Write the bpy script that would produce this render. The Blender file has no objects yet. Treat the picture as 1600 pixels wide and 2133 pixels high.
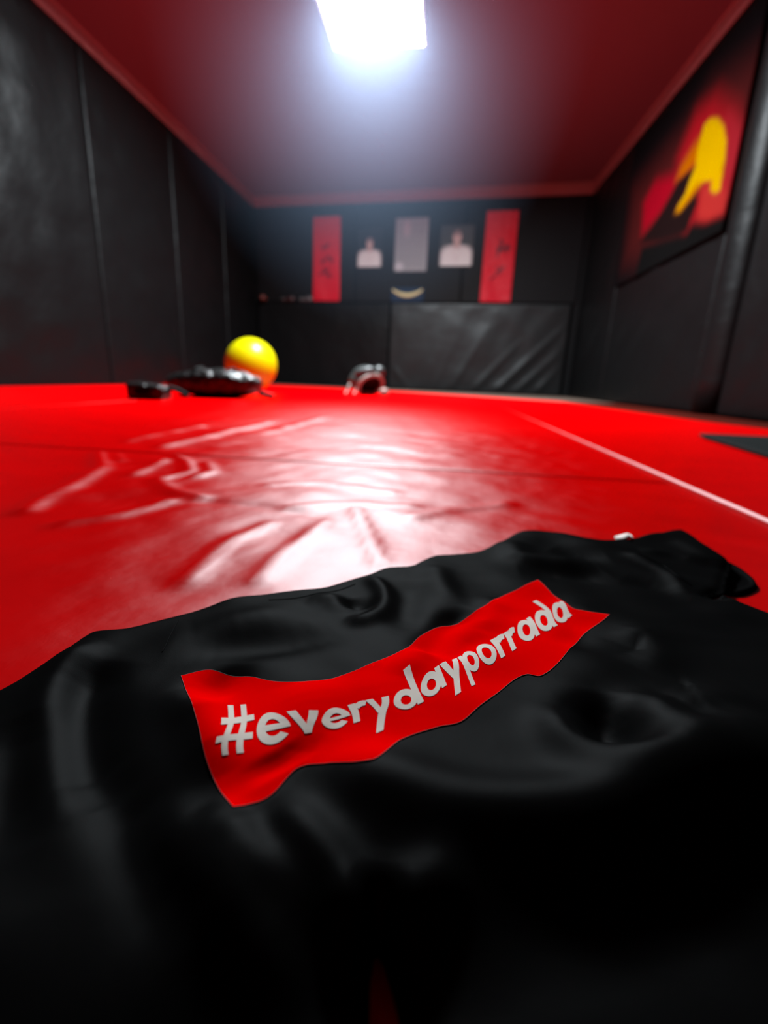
import bpy, bmesh, math, random
import numpy as np
from mathutils import Vector, Matrix, kdtree
from mathutils.geometry import delaunay_2d_cdt

random.seed(7); np.random.seed(7)
scene = bpy.context.scene
col = scene.collection

# ------------------------------------------------------------------ camera
F_PX, CAM_H = 1000.0, 0.155
AX = np.array([[0.99301436, 0.06761974, -0.09669567],      # world X, Y, Z axes seen in camera space
               [0.11119673, -0.26217504, 0.95859248],
               [0.03946858, -0.96264834, -0.26786268]])
cd = bpy.data.cameras.new('camera')
cam = bpy.data.objects.new('camera', cd); col.objects.link(cam)
cd.sensor_fit = 'HORIZONTAL'; cd.sensor_width = 36.0; cd.lens = F_PX * 36.0 / 1600.0
cd.clip_start = 0.005; cd.clip_end = 60
cx, cy, cz = AX @ [1, 0, 0], AX @ [0, -1, 0], AX @ [0, 0, -1]
cam.matrix_world = Matrix(((cx[0], cy[0], cz[0], 0), (cx[1], cy[1], cz[1], 0), (cx[2], cy[2], cz[2], CAM_H), (0, 0, 0, 1)))
cd.dof.use_dof = True; cd.dof.focus_distance = 0.232; cd.dof.aperture_fstop = 6.8
scene.camera = cam

# ------------------------------------------------------------------ world, exposure
w = bpy.data.worlds.new('world'); scene.world = w; w.use_nodes = True
w.node_tree.nodes['Background'].inputs[0].default_value = (0.0, 0.0, 0.0, 1)
vs = scene.view_settings
vs.view_transform = 'Standard'; vs.look = 'None'; vs.gamma = 1.0; vs.use_curve_mapping = False
vs.exposure = 2.55
scene.cycles.max_bounces = 4; scene.cycles.diffuse_bounces = 3; scene.cycles.glossy_bounces = 2; scene.cycles.volume_bounces = 0
scene.cycles.volume_step_rate = 3.0; scene.cycles.volume_max_steps = 48
LAMP_POWER = 62.0
GLOW_DENSITY = 0.027  # density of the added volume that imitates lens glow


def ground(px, py, z=0.0):
    """point of the level z that the photograph shows at (px, py)"""
    d = AX @ np.array([px - 800.0, py - 1066.5, F_PX])
    s = (z - CAM_H) / d[2]
    return np.array([d[0] * s, d[1] * s, z])


# ------------------------------------------------------------------ materials
def new_mat(name):
    m = bpy.data.materials.new(name); m.use_nodes = True
    return m, m.node_tree, m.node_tree.nodes['Principled BSDF']


def mat(name, color, rough=0.5, spec=0.5, metallic=0.0, bump=None, vary=None, coat=0.0, sheen=0.0, attr=None, emit=None):
    """bump: list of (scale, strength, distance); vary: (scale, amount)"""
    m, nt, b = new_mat(name)
    b.inputs['Base Color'].default_value = (*color, 1)
    b.inputs['Roughness'].default_value = rough
    b.inputs['Specular IOR Level'].default_value = spec
    b.inputs['Metallic'].default_value = metallic
    b.inputs['Coat Weight'].default_value = coat
    b.inputs['Sheen Weight'].default_value = sheen
    tc = nt.nodes.new('ShaderNodeTexCoord')
    if attr:
        a = nt.nodes.new('ShaderNodeVertexColor'); a.layer_name = attr
        nt.links.new(a.outputs['Color'], b.inputs['Base Color'])
    if vary:
        n = nt.nodes.new('ShaderNodeTexNoise'); n.inputs['Scale'].default_value = vary[0]; n.inputs['Detail'].default_value = 5
        nt.links.new(tc.outputs['Object'], n.inputs['Vector'])
        r = nt.nodes.new('ShaderNodeMapRange')
        r.inputs['To Min'].default_value = max(0, rough - vary[1]); r.inputs['To Max'].default_value = min(1, rough + vary[1])
        r.inputs['From Min'].default_value = 0.3; r.inputs['From Max'].default_value = 0.7
        nt.links.new(n.outputs['Fac'], r.inputs['Value']); nt.links.new(r.outputs['Result'], b.inputs['Roughness'])
    prev = None
    for sc, st, dist in (bump or []):
        n = nt.nodes.new('ShaderNodeTexNoise'); n.inputs['Scale'].default_value = sc; n.inputs['Detail'].default_value = 4
        nt.links.new(tc.outputs['Object'], n.inputs['Vector'])
        bp = nt.nodes.new('ShaderNodeBump'); bp.inputs['Strength'].default_value = st; bp.inputs['Distance'].default_value = dist
        nt.links.new(n.outputs['Fac'], bp.inputs['Height'])
        if prev: nt.links.new(prev.outputs['Normal'], bp.inputs['Normal'])
        prev = bp
    if prev: nt.links.new(prev.outputs['Normal'], b.inputs['Normal'])
    if emit:
        b.inputs['Emission Color'].default_value = (*emit[0], 1); b.inputs['Emission Strength'].default_value = emit[1]
    return m


def satin(name, color, gloss, rough, bump, tint=(1, 1, 1)):
    """matt ground colour under a soft even gloss without a long tail"""
    m = mat(name, color, 1.0, 0.0, bump=bump); nt = m.node_tree; b = nt.nodes['Principled BSDF']
    g = nt.nodes.new('ShaderNodeBsdfGlossy'); g.distribution = 'BECKMANN'
    g.inputs['Color'].default_value = (*tint, 1); g.inputs['Roughness'].default_value = rough
    mx = nt.nodes.new('ShaderNodeMixShader'); mx.inputs[0].default_value = gloss
    out = nt.nodes['Material Output']
    if b.inputs['Normal'].is_linked: nt.links.new(b.inputs['Normal'].links[0].from_socket, g.inputs['Normal'])
    nt.links.new(b.outputs[0], mx.inputs[1]); nt.links.new(g.outputs[0], mx.inputs[2]); nt.links.new(mx.outputs[0], out.inputs['Surface'])
    return m


M = {}
M['mat_red'] = satin('red_vinyl', (0.60, 0.0, 0.0006), 0.062, 0.46, [(6, 0.20, 0.02), (34, 0.10, 0.004), (900, 0.05, 0.0004)])
M['mat_grey'] = mat('dark_grey_vinyl', (0.012, 0.014, 0.014), 0.8, 0.05, bump=[(300, 0.1, 0.001)])
M['black_vinyl'] = mat('black_wall_vinyl', (0.0028, 0.003, 0.0032), 0.44, 0.11, bump=[(3.5, 0.30, 0.05), (500, 0.06, 0.0006)])
M['lit_vinyl'] = mat('lit_black_vinyl', (0.0065, 0.007, 0.0072), 0.42, 0.20, bump=[(3.5, 0.2, 0.04)])  # glossier pad vinyl; its lighter base stands in for lamp reflection
M['black_panel'] = mat('black_wall_paint', (0.0035, 0.0035, 0.0038), 0.65, 0.1, bump=[(60, 0.1, 0.002)])
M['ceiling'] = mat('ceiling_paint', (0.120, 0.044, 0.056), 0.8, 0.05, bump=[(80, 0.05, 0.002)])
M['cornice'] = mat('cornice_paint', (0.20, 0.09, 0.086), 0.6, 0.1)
M['wood'] = mat('border_wood', (0.06, 0.007, 0.004), 0.8, 0.03, bump=[(30, 0.1, 0.003)])
M['beige'] = mat('border_beige', (0.14, 0.10, 0.08), 0.8, 0.03, bump=[(60, 0.1, 0.002)])
M['slab'] = mat('floor_slab', (0.2, 0.17, 0.15), 0.8)
M['cloth'] = satin('black_jersey', (0.0040, 0.0041, 0.0042), 0.0030, 0.52, [(2600, 0.14, 0.0003), (70, 0.08, 0.002)])
M['print_red'] = mat('red_print', (0.80, 0.0, 0.0005), 0.7, 0.0, bump=[(2600, 0.10, 0.0003)])
M['print_white'] = mat('cream_print', (0.70, 0.63, 0.56), 0.7, 0.0, bump=[(2600, 0.10, 0.0003)])
M['thread'] = mat('grey_thread', (0.06, 0.055, 0.055), 0.7)
M['white_cloth'] = mat('white_tag', (0.8, 0.72, 0.66), 0.7)
M['yellow'] = mat('yellow_rubber', (0.33, 0.30, 0.0), 0.30, 0.18, bump=[(200, 0.03, 0.001)])
M['black_gloss'] = mat('black_glossy_vinyl', (0.004, 0.0045, 0.0045), 0.30, 0.6, bump=[(22, 0.8, 0.03), (400, 0.05, 0.0005)])
M['black_matte'] = mat('black_strap', (0.004, 0.004, 0.004), 0.7, 0.08)
M['glove_black'] = mat('glove_black', (0.015, 0.018, 0.0175), 0.42, 0.4, bump=[(30, 0.3, 0.01)])
M['glove_white'] = mat('glove_cream', (0.14, 0.125, 0.11), 0.5)
M['glove_tan'] = mat('glove_tan', (0.15, 0.07, 0.055), 0.5)
M['glove_red'] = mat('glove_red', (0.085, 0.014, 0.008), 0.5)
M['glove_wine'] = mat('glove_wine', (0.02, 0.004, 0.004), 0.5)
M['glove_grey'] = mat('glove_grey', (0.045, 0.038, 0.038), 0.5)
M['banner'] = mat('banner_satin', (1, 1, 1), 0.5, 0.12, attr='col', bump=[(14, 0.5, 0.03)])
M['paper'] = mat('printed_paper', (1, 1, 1), 0.6, 0.05, attr='col')
M['mural'] = mat('mural_canvas', (1, 1, 1), 0.7, 0.0, attr='col', bump=[(200, 0.1, 0.001)])
M['alu'] = mat('lamp_frame', (0.8, 0.8, 0.8), 0.4, metallic=0.2)
M['lamp'] = mat('lamp_diffuser', (0.9, 0.9, 0.9), 0.5, emit=((0.86, 0.95, 1.0), LAMP_POWER))
M['rod'] = mat('banner_rod', (0.03, 0.02, 0.02), 0.4)


# ------------------------------------------------------------------ helpers
def obj(name, verts, faces, m, parent=None, smooth=True, colors=None, base=None):
    me = bpy.data.meshes.new(name)
    v = np.asarray(verts, dtype=float)
    off = np.zeros(3)
    if parent is not None: off = np.array(parent['_o'])
    elif base is not None: off = np.array(base, float)
    v = v - off
    me.from_pydata(v.tolist(), [], [list(map(int, f)) for f in faces]); me.update()
    if smooth: me.polygons.foreach_set('use_smooth', [True] * len(me.polygons))
    if colors is not None:
        ca = me.color_attributes.new('col', 'FLOAT_COLOR', 'POINT')
        c = np.ones((len(v), 4)); c[:, :3] = colors
        ca.data.foreach_set('color', c.ravel())
    me.materials.append(M[m] if isinstance(m, str) else m)
    o = bpy.data.objects.new(name, me); col.objects.link(o)
    o['_o'] = list(map(float, off))
    if parent is not None: o.parent = parent; o.matrix_parent_inverse = Matrix()
    else: o.location = off
    if parent is not None: o['_o'] = parent['_o']
    return o


def empty(name, loc):
    o = bpy.data.objects.new(name, None); col.objects.link(o); o.location = loc; o['_o'] = list(map(float, loc)); o.empty_display_size = 0.05
    return o


def tag(o, label=None, cat=None, group=None, kind=None):
    if label: o['label'] = label
    if cat: o['category'] = cat
    if group: o['group'] = group
    if kind: o['kind'] = kind
    return o


def clean_tags():
    for o in bpy.data.objects:
        if '_o' in o: del o['_o']


def box_vf(x0, x1, y0, y1, z0, z1):
    v = [(x, y, z) for z in (z0, z1) for y in (y0, y1) for x in (x0, x1)]
    f = [(0, 2, 3, 1), (4, 5, 7, 6), (0, 1, 5, 4), (2, 6, 7, 3), (0, 4, 6, 2), (1, 3, 7, 5)]
    return v, f


def rbox_vf(x0, x1, y0, y1, z0, z1, r, seg=3):
    bm = bmesh.new(); bmesh.ops.create_cube(bm, size=1)
    for v in bm.verts:
        v.co = Vector(((x0 + x1) / 2 + v.co.x * (x1 - x0), (y0 + y1) / 2 + v.co.y * (y1 - y0), (z0 + z1) / 2 + v.co.z * (z1 - z0)))
    bmesh.ops.bevel(bm, geom=bm.edges[:], offset=r, segments=seg, profile=0.5, affect='EDGES')
    return bm_vf(bm)


def bm_vf(bm):
    bm.verts.ensure_lookup_table(); bm.verts.index_update()
    v = [tuple(x.co) for x in bm.verts]; f = [[x.index for x in fa.verts] for fa in bm.faces]; bm.free()
    return v, f


def merge(*vfs):
    V, Fc = [], []
    for v, f in vfs:
        n = len(V); V += [tuple(p) for p in v]; Fc += [[i + n for i in q] for q in f]
    return V, Fc


def sphere_vf(c, r, rot=None, nu=28, nv=18, power=1.0):
    """superellipsoid: power < 1 is boxier"""
    V, Fc = [], []
    R = rot or Matrix.Identity(3)
    sp = lambda t: math.copysign(abs(t) ** power, t)
    for j in range(nv + 1):
        ph = -math.pi / 2 + math.pi * j / nv
        for i in range(nu):
            th = 2 * math.pi * i / nu
            p = Vector((sp(math.cos(ph)) * sp(math.cos(th)) * r[0], sp(math.cos(ph)) * sp(math.sin(th)) * r[1], sp(math.sin(ph)) * r[2]))
            V.append(tuple(R @ p + Vector(c)))
    for j in range(nv):
        for i in range(nu):
            Fc.append((j * nu + i, j * nu + (i + 1) % nu, (j + 1) * nu + (i + 1) % nu, (j + 1) * nu + i))
    return V, Fc


def tube_vf(pts, rad, n=8):
    pts = [Vector(p) for p in pts]; V, Fc = [], []
    rads = rad if hasattr(rad, '__len__') else [rad] * len(pts)
    for k, p in enumerate(pts):
        t = (pts[min(k + 1, len(pts) - 1)] - pts[max(k - 1, 0)]).normalized()
        a = t.cross(Vector((0, 0, 1)))
        if a.length < 1e-3: a = t.cross(Vector((1, 0, 0)))
        a.normalize(); b = t.cross(a)
        for i in range(n):
            th = 2 * math.pi * i / n
            V.append(tuple(p + (a * math.cos(th) + b * math.sin(th)) * rads[k]))
    for k in range(len(pts) - 1):
        for i in range(n):
            Fc.append((k * n + i, k * n + (i + 1) % n, (k + 1) * n + (i + 1) % n, (k + 1) * n + i))
    Fc.append(list(range(n))[::-1]); Fc.append([(len(pts) - 1) * n + i for i in range(n)])
    return V, Fc


def grid_faces(nx, ny, flip=False):
    f = []
    for j in range(ny - 1):
        for i in range(nx - 1):
            q = (j * nx + i, j * nx + i + 1, (j + 1) * nx + i + 1, (j + 1) * nx + i)
            f.append(q[::-1] if flip else q)
    return f


def slab_grid(front, back, nx, ny):
    """front/back: (ny*nx, 3) grids -> closed thin slab"""
    n = nx * ny
    V = np.vstack([front, back])
    Fc = grid_faces(nx, ny) + [tuple(n + i for i in q) for q in grid_faces(nx, ny, True)]
    ring = [i for i in range(nx)] + [j * nx + nx - 1 for j in range(1, ny)] + [(ny - 1) * nx + i for i in range(nx - 2, -1, -1)] + [j * nx for j in range(ny - 2, 0, -1)]
    for a, b in zip(ring, ring[1:] + ring[:1]):
        Fc.append((b, a, n + a, n + b))
    return V, Fc


def smooth01(t):
    t = np.clip(t, 0, 1); return t * t * (3 - 2 * t)


def seg_dist(P, a, b):
    a = np.asarray(a, float); b = np.asarray(b, float)
    d = b - a; L2 = max(d @ d, 1e-12)
    t = np.clip(((P - a) @ d) / L2, 0, 1)
    q = a + t[:, None] * d
    return np.hypot(P[:, 0] - q[:, 0], P[:, 1] - q[:, 1]), t


def poly_dist(P, pts):
    best = np.full(len(P), 1e9)
    for a, b in zip(pts[:-1], pts[1:]):
        best = np.minimum(best, seg_dist(P, a, b)[0])
    return best


def inside(P, poly):
    poly = np.asarray(poly, float); c = np.zeros(len(P), bool)
    x, y = P[:, 0], P[:, 1]; n = len(poly)
    for i in range(n):
        x0, y0 = poly[i]; x1, y1 = poly[(i + 1) % n]
        if y0 == y1: continue
        hit = ((y0 > y) != (y1 > y)) & (x < (x1 - x0) * (y - y0) / (y1 - y0) + x0)
        c ^= hit
    return c


def sdf(P, poly):
    pl = list(map(tuple, poly)); d = poly_dist(P, [np.array(p) for p in pl + pl[:1]])
    return np.where(inside(P, poly), d, -d)


def hermite(u, ku, kp):
    """smooth curve through points kp at parameters ku"""
    ku = np.asarray(ku, float); kp = np.asarray(kp, float); n = len(ku)
    m = np.zeros_like(kp)
    for i in range(n):
        a, b = max(i - 1, 0), min(i + 1, n - 1)
        m[i] = (kp[b] - kp[a]) / (ku[b] - ku[a])
    u = np.clip(np.asarray(u, float), ku[0], ku[-1])
    k = np.clip(np.searchsorted(ku, u, side='right') - 1, 0, n - 2)
    h = ku[k + 1] - ku[k]; t = (u - ku[k]) / h
    t = t[:, None]; h = h[:, None]
    return (2 * t**3 - 3 * t**2 + 1) * kp[k] + (t**3 - 2 * t**2 + t) * h * m[k] + (-2 * t**3 + 3 * t**2) * kp[k + 1] + (t**3 - t**2) * h * m[k + 1]


_W = [(np.random.uniform(0, 2 * math.pi), np.random.uniform(0, 6.28)) for _ in range(64)]


def waves(P, wl, n=9, seed=0, aniso=None):
    """soft pseudo-random relief, about -1..1, wavelength wl"""
    z = np.zeros(len(P))
    for i in range(n):
        th, ph = _W[(seed * 7 + i) % 64]
        if aniso is not None: th = aniso + (th - math.pi) * 0.16
        k = 2 * math.pi / (wl * (0.7 + 0.6 * ((i * 37 + seed * 11) % 10) / 10))
        wob = 0.6 * np.sin(P[:, 0] * k * 0.37 + ph * 2.1) + 0.6 * np.sin(P[:, 1] * k * 0.41 + ph * 1.3)
        z += np.sin((P[:, 0] * math.cos(th) + P[:, 1] * math.sin(th)) * k + ph + wob)
    return z / math.sqrt(n) / 1.4


# ------------------------------------------------------------------ the room
XL, XR = -3.0, 1.84
LB, RB = np.array([-3.0, 8.06]), np.array([1.84, 7.47])
DB = (RB - LB) / np.linalg.norm(RB - LB); NB = np.array([DB[1], -DB[0]])          # along the back wall, and out of it into the room
WB = np.linalg.norm(RB - LB)
ZC, ZW, Y0 = 2.70, 2.60, -1.6


def back(s, z, off=0.0):
    p = LB + DB * s + NB * off
    return (p[0], p[1], z)


def quad_prism(pts, z0, z1):
    n = len(pts)
    v = [(p[0], p[1], z0) for p in pts] + [(p[0], p[1], z1) for p in pts]
    f = [list(range(n))[::-1], list(range(n, 2 * n))] + [(i, (i + 1) % n, n + (i + 1) % n, n + i) for i in range(n)]
    return v, f


floor = obj('floor', *quad_prism([(XL, Y0), (XR, Y0), tuple(RB), tuple(LB)], -0.12, -0.05), 'slab', smooth=False)
tag(floor, 'floor of the training room covered in large red vinyl mats', kind='structure')
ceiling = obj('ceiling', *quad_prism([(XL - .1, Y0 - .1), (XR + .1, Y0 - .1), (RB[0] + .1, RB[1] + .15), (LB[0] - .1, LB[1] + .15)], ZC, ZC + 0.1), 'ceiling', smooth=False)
tag(ceiling, 'plain painted ceiling in dark red', kind='structure')
wl = obj('wall_left', *box_vf(XL - 0.15, XL - 0.035, Y0, LB[1], -0.12, ZC), 'black_panel', smooth=False)
tag(wl, 'long black wall on the left covered in tall vinyl pads', kind='structure')
wr = obj('wall_right', *box_vf(XR + 0.035, XR + 0.15, Y0, RB[1] + .03, -0.12, ZC), 'black_panel', smooth=False)
tag(wr, 'black padded wall on the right carrying the sunset mural', kind='structure')
a0, a1 = back(-0.2, 0, -0.035), back(WB + 0.2, 0, -0.035); b0, b1 = back(-0.2, 0, -0.15), back(WB + 0.2, 0, -0.15)
wb = obj('wall_back', *quad_prism([a0[:2], a1[:2], b1[:2], b0[:2]], -0.12, ZC), 'black_panel', smooth=False)
tag(wb, 'black end wall hung with banners and portraits', kind='structure')
wf = obj('wall_front', *box_vf(XL - .1, XR + .1, Y0 - 0.12, Y0, -0.12, ZC), 'black_panel', smooth=False)
tag(wf, 'plain black wall behind the viewpoint', kind='structure')

# cornices
def strip_prism(prof, p0, p1, inward):
    """profile (out, z) swept from p0 to p1"""
    n = len(prof); v = []
    for p in (p0, p1):
        for o_, z in prof: v.append((p[0] + inward[0] * o_, p[1] + inward[1] * o_, z))
    f = [(i, (i + 1) % n, n + (i + 1) % n, n + i) for i in range(n)] + [list(range(n))[::-1], list(range(n, 2 * n))]
    return v, f


cove = [(0, ZW), (0.025, ZW), (0.035, ZW + .012)] + [(0.035 + 0.11 * (1 - math.cos(t)), ZW + .012 + 0.08 * math.sin(t)) for t in np.linspace(0.2, math.pi / 2, 6)] + [(0.15, ZC), (0, ZC)]
flat = [(0, ZW), (0.012, ZW), (0.02, ZW + 0.015), (0.03, ZC - 0.01), (0.04, ZC), (0, ZC)]
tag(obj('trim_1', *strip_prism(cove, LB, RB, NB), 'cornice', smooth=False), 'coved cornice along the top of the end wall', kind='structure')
tag(obj('trim_2', *strip_prism(flat, (XL, Y0), LB, (1, 0)), 'cornice', smooth=False), 'thin cornice along the top of the left wall', kind='structure')
tag(obj('trim_3', *strip_prism(flat, (XR, Y0), RB, (-1, 0)), 'cornice', smooth=False), 'thin cornice along the top of the right wall', kind='structure')

# ------------------------------------------------------------------ red floor mats (children of the floor)
FOLDS = []   # creases of the vinyl: (points on the floor, height, half width)
for pix, hgt, wid in [
    ([(335, 930), (420, 915), (500, 895), (560, 880)], 0.006, 0.020), ([(265, 918), (330, 905), (420, 888)], 0.004, 0.016),
    ([(545, 905), (600, 890), (680, 868)], 0.004, 0.02), ([(50, 1065), (85, 1040), (140, 1018), (210, 978), (205, 945)], 0.006, 0.013),
    ([(130, 1090), (240, 1075), (345, 1045)], 0.005, 0.012), ([(275, 990), (310, 975), (340, 962)], 0.004, 0.010),
    ([(330, 1000), (395, 985), (390, 965), (350, 945)], 0.005, 0.010), ([(330, 1005), (360, 1025), (420, 1038)], 0.004, 0.010),
    ([(430, 965), (440, 985), (405, 995)], 0.004, 0.009), ([(430, 1045), (540, 1055), (660, 1075)], -0.0022, 0.010),
    ([(560, 1010), (660, 1005), (820, 1025)], 0.003, 0.010), ([(600, 1060), (740, 1050), (860, 1055)], 0.003, 0.009),
    ([(740, 1060), (770, 1120), (790, 1175)], 0.003, 0.008), ([(560, 1090), (460, 1140), (390, 1210)], 0.003, 0.009),
    ([(680, 1090), (600, 1150), (540, 1210)], 0.003, 0.009), ([(860, 1080), (940, 1060), (1060, 1050)], 0.003, 0.010),
    ([(240, 945), (250, 960)], 0.004, 0.008), ([(0, 853), (110, 845), (200, 838)], 0.004, 0.02)]:
    FOLDS.append(([ground(*p)[:2] for p in pix], hgt, wid))


def vinyl_relief(P):
    z = 0.0011 * waves(P, 0.16, 9, 1) + 0.0016 * waves(P, 0.42, 9, 2) + 0.0005 * waves(P, 0.07, 9, 3)
    z *= np.clip((2.4 - P[:, 1]) / 1.2, 0.35, 1)
    for pts, hgt, wid in FOLDS:
        d = poly_dist(P, pts)
        z += hgt * np.exp(-(d / wid) ** 2)
    return z


def axis(a, b, fine, lo, hi, growth=1.10):
    """sample positions from a to b, step `fine` inside [lo, hi], growing outside"""
    out = [lo]; s = fine
    while out[-1] < hi: out.append(out[-1] + fine)
    x = out[-1]; s = fine
    right = []
    while x < b: s = min(s * growth, 0.12); x += s; right.append(x)
    x = lo; s = fine; left = []
    while x > a: s = min(s * growth, 0.12); x -= s; left.append(x)
    v = np.array(left[::-1] + out + right)
    v = v[(v > a) & (v < b)]
    edge = np.array([0, .003, .006, .010, .014, .02, .03])
    v = v[(v > a + .034) & (v < b - .034)]
    return np.concatenate([a + edge, v, (b - edge)[::-1]])


def make_mat(x0, x1, y0, y1f, raise_left=0.0, right_edge=None, fine=0.008, top=0.0):
    """x0..x1 wide; y1f(x) gives the far edge"""
    ymax = max(y1f(x0), y1f(x1))
    xs = axis(x0, x1, fine, max(x0, -1.0), min(x1, 0.45)) if (x0 < 0.45 and x1 > -1.0) else axis(x0, x1, 0.04, x0, x1)
    ys = axis(y0, ymax, fine, max(y0, 0.3), min(ymax, 1.35))
    X, Y = np.meshgrid(xs, ys)
    X = X.ravel(); Y = Y.ravel()
    if right_edge is not None:
        X = x0 + (X - x0) * (np.array([right_edge(y) for y in Y]) - x0) / (x1 - x0)
    yf = np.array([y1f(x) for x in X])
    k = (Y - y0) / (ymax - y0)
    Y = np.where(Y > 2.0, 2.0 + (Y - 2.0) * (yf - 2.0) / (ymax - 2.0), Y) if ymax > 2.0 else Y
    P = np.stack([X, Y], 1)
    xr = np.array([right_edge(y) for y in Y]) if right_edge is not None else np.full(len(X), x1)
    d = np.minimum(np.minimum(X - x0, xr - X), np.minimum(Y - y0, np.maximum(yf, y0) - Y if ymax > 2 else ymax - Y))
    r = 0.012
    t = np.clip(d / r, 0, 1)
    z = top + vinyl_relief(P) * smooth01(d / 0.05) - 0.0045 * (1 - np.sqrt(np.clip(1 - (1 - t) ** 2, 0, 1)))
    if raise_left: z += raise_left * np.exp(-((X - x0 - 0.006) / 0.010) ** 2)
    nx, ny = len(xs), len(ys)
    front = np.stack([X, Y, z], 1); bk = np.stack([X, Y, np.full(len(X), -0.05)], 1)
    V, Fc = slab_grid(front, bk, nx, ny)
    return obj('floor_mat', V, Fc, 'mat_red', floor)


def far_edge(x):
    pts = [(-3.0, 7.55), (-2.66, 7.32), (-1.55, 7.2), (-0.53, 6.5), (0.467, 5.75), (1.25, 5.2)]
    return float(np.interp(x, [p[0] for p in pts], [p[1] for p in pts]))


def right_edge(y):
    return float(np.interp(y, [-1.6, 2.45, 2.87, 5.2], [1.62, 1.535, 1.44, 1.24]))


SX0, SX1, SY = -1.52, 0.415, 0.868
make_mat(SX0 + .001, SX1 - .001, Y0 + .02, lambda x: SY - .001)
make_mat(SX0 + .001, SX1 - .001, SY + .001, far_edge)
make_mat(SX1 + .001, 1.5, Y0 + .02, lambda x: far_edge(x), raise_left=0.006, right_edge=right_edge)
make_mat(XL + .01, SX0 - .001, Y0 + .02, lambda x: SY - .001, fine=0.02)
make_mat(XL + .01, SX0 - .001, SY + .001, far_edge, fine=0.02)
# bare floor borders
v = [(right_edge(y) + .012, y) for y in (-1.55, 2.45, 2.87, 5.2)] + [(XR - .0, 5.35), (XR - .0, -1.55)]
tag(obj('trim_4', *quad_prism(v, -0.05, 0.0), 'wood', smooth=False), 'brown wooden floor border along the right wall', kind='structure')
xs_ = [-2.98, -2.66, -1.55, -0.53, 0.467, 1.25]
v = [(x, far_edge(x) + .012) for x in xs_] + [(XR - .0, 5.36), tuple(RB), tuple(LB)]
tag(obj('trim_5', *quad_prism(v, -0.05, 0.0), 'beige', smooth=False), 'pale beige floor border in front of the end wall', kind='structure')


# ------------------------------------------------------------------ wall pads (children of the walls)
def wall_pad(parent, P0, du, nrm, width, z0, z1, thick, m, relief, nx=26, nz=34, name='wall_pad', r=0.035):
    """soft vinyl pad: P0 lower start corner on the wall, du along, nrm out of the wall"""
    ex = np.array([0, .008, .02, .035])
    us = np.concatenate([ex, np.linspace(.06, width - .06, nx), (width - ex)[::-1]])
    zs = np.concatenate([z0 + ex, np.linspace(z0 + .06, z1 - .06, nz), (z1 - ex)[::-1]])
    Ug, Zg = np.meshgrid(us, zs); U, Z = Ug.ravel(), Zg.ravel()
    d = np.minimum(np.minimum(U, width - U), np.minimum(Z - z0, z1 - Z)); t = np.clip(d / r, 0, 1)
    off = thick * (0.25 + 0.75 * np.sqrt(np.clip(1 - (1 - t) ** 2, 0, 1))) + relief(np.stack([U, Z], 1)) * smooth01(d / .12)
    f = np.stack([P0[0] + du[0] * U + nrm[0] * off, P0[1] + du[1] * U + nrm[1] * off, Z], 1)
    b = np.stack([P0[0] + du[0] * U, P0[1] + du[1] * U, Z], 1)
    V, Fc = slab_grid(f, b, len(us), len(zs))
    return obj(name, V, Fc, m, parent)


k = 0
for y0, y1 in [(-1.58, -0.40), (-0.40, 0.27), (0.27, 1.60), (1.60, 2.94), (2.94, 4.27), (4.27, 5.59), (5.59, 6.86), (6.86, 8.02)]:
    def rel(P, k=k):
        z = 0.007 * waves(P, 0.55, 7, 5 + k) + 0.006 * waves(P, 0.35, 6, 8 + k, aniso=math.pi / 2)
        return z
    wall_pad(wl, (XL - .035, y1 - .004), (0, -1), (1, 0), y1 - y0 - .008, -0.02, 2.595, 0.05, 'black_vinyl', rel, r=0.022); k += 1
for y0, y1 in [(-1.58, 0.3), (0.3, 2.0), (2.0, 3.50), (3.82, 5.95), (5.95, 7.40)]:
    def rel(P, k=k):
        return 0.005 * waves(P, 0.5, 7, 5 + k) + 0.005 * waves(P, 0.3, 6, 9 + k, aniso=0.9)
    wall_pad(wr, (XR + .035, y0 + .004), (0, 1), (-1, 0), y1 - y0 - .008, 0.0, 2.595, 0.035, 'black_vinyl', rel); k += 1
# rounded padded post between two right-hand pads
n = 14; prof = []
for i in range(n + 1):
    th = math.pi * i / n; prof.append((XR + 0.035 - 0.085 * math.sin(th), 3.66 + 0.155 * math.cos(th)))
V = [(p[0], p[1], z) for z in np.linspace(0, 2.595, 12) for p in prof]
Fc = grid_faces(n + 1, 12); Fc.append([i for i in range(n + 1)][::-1]); Fc.append([11 * (n + 1) + i for i in range(n + 1)])
Fc += [(j * (n + 1) + n, j * (n + 1), (j + 1) * (n + 1), (j + 1) * (n + 1) + n) for j in range(11)]
obj('corner_pad', V, Fc, 'black_vinyl', wr)


def rel_bright(P):
    # diagonal stretch folds fanning out of the lower right corner
    z = 0.004 * waves(P, 0.5, 7, 3)
    for (a, b, hgt, wid) in [((1.62, 0.0), (2.55, 0.98), .016, .05), ((1.30, 0.0), (1.95, 0.75), .013, .05), ((1.92, 0.0), (2.50, 0.62), .016, .05),
                             ((2.2, 0.0), (2.55, 0.42), .013, .04), ((1.0, 0.05), (1.45, 0.9), .010, .05), ((0.72, 0.0), (1.0, 0.75), .007, .05), ((0.1, 0.3), (0.35, 0.0), .008, .04)]:
        d, t = seg_dist(P, a, b)
        z += hgt * np.exp(-(d / wid) ** 2) * np.clip(1.25 - t, 0, 1)
    return z


def rel_soft(P): return 0.004 * waves(P, 0.6, 7, 4)


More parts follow.
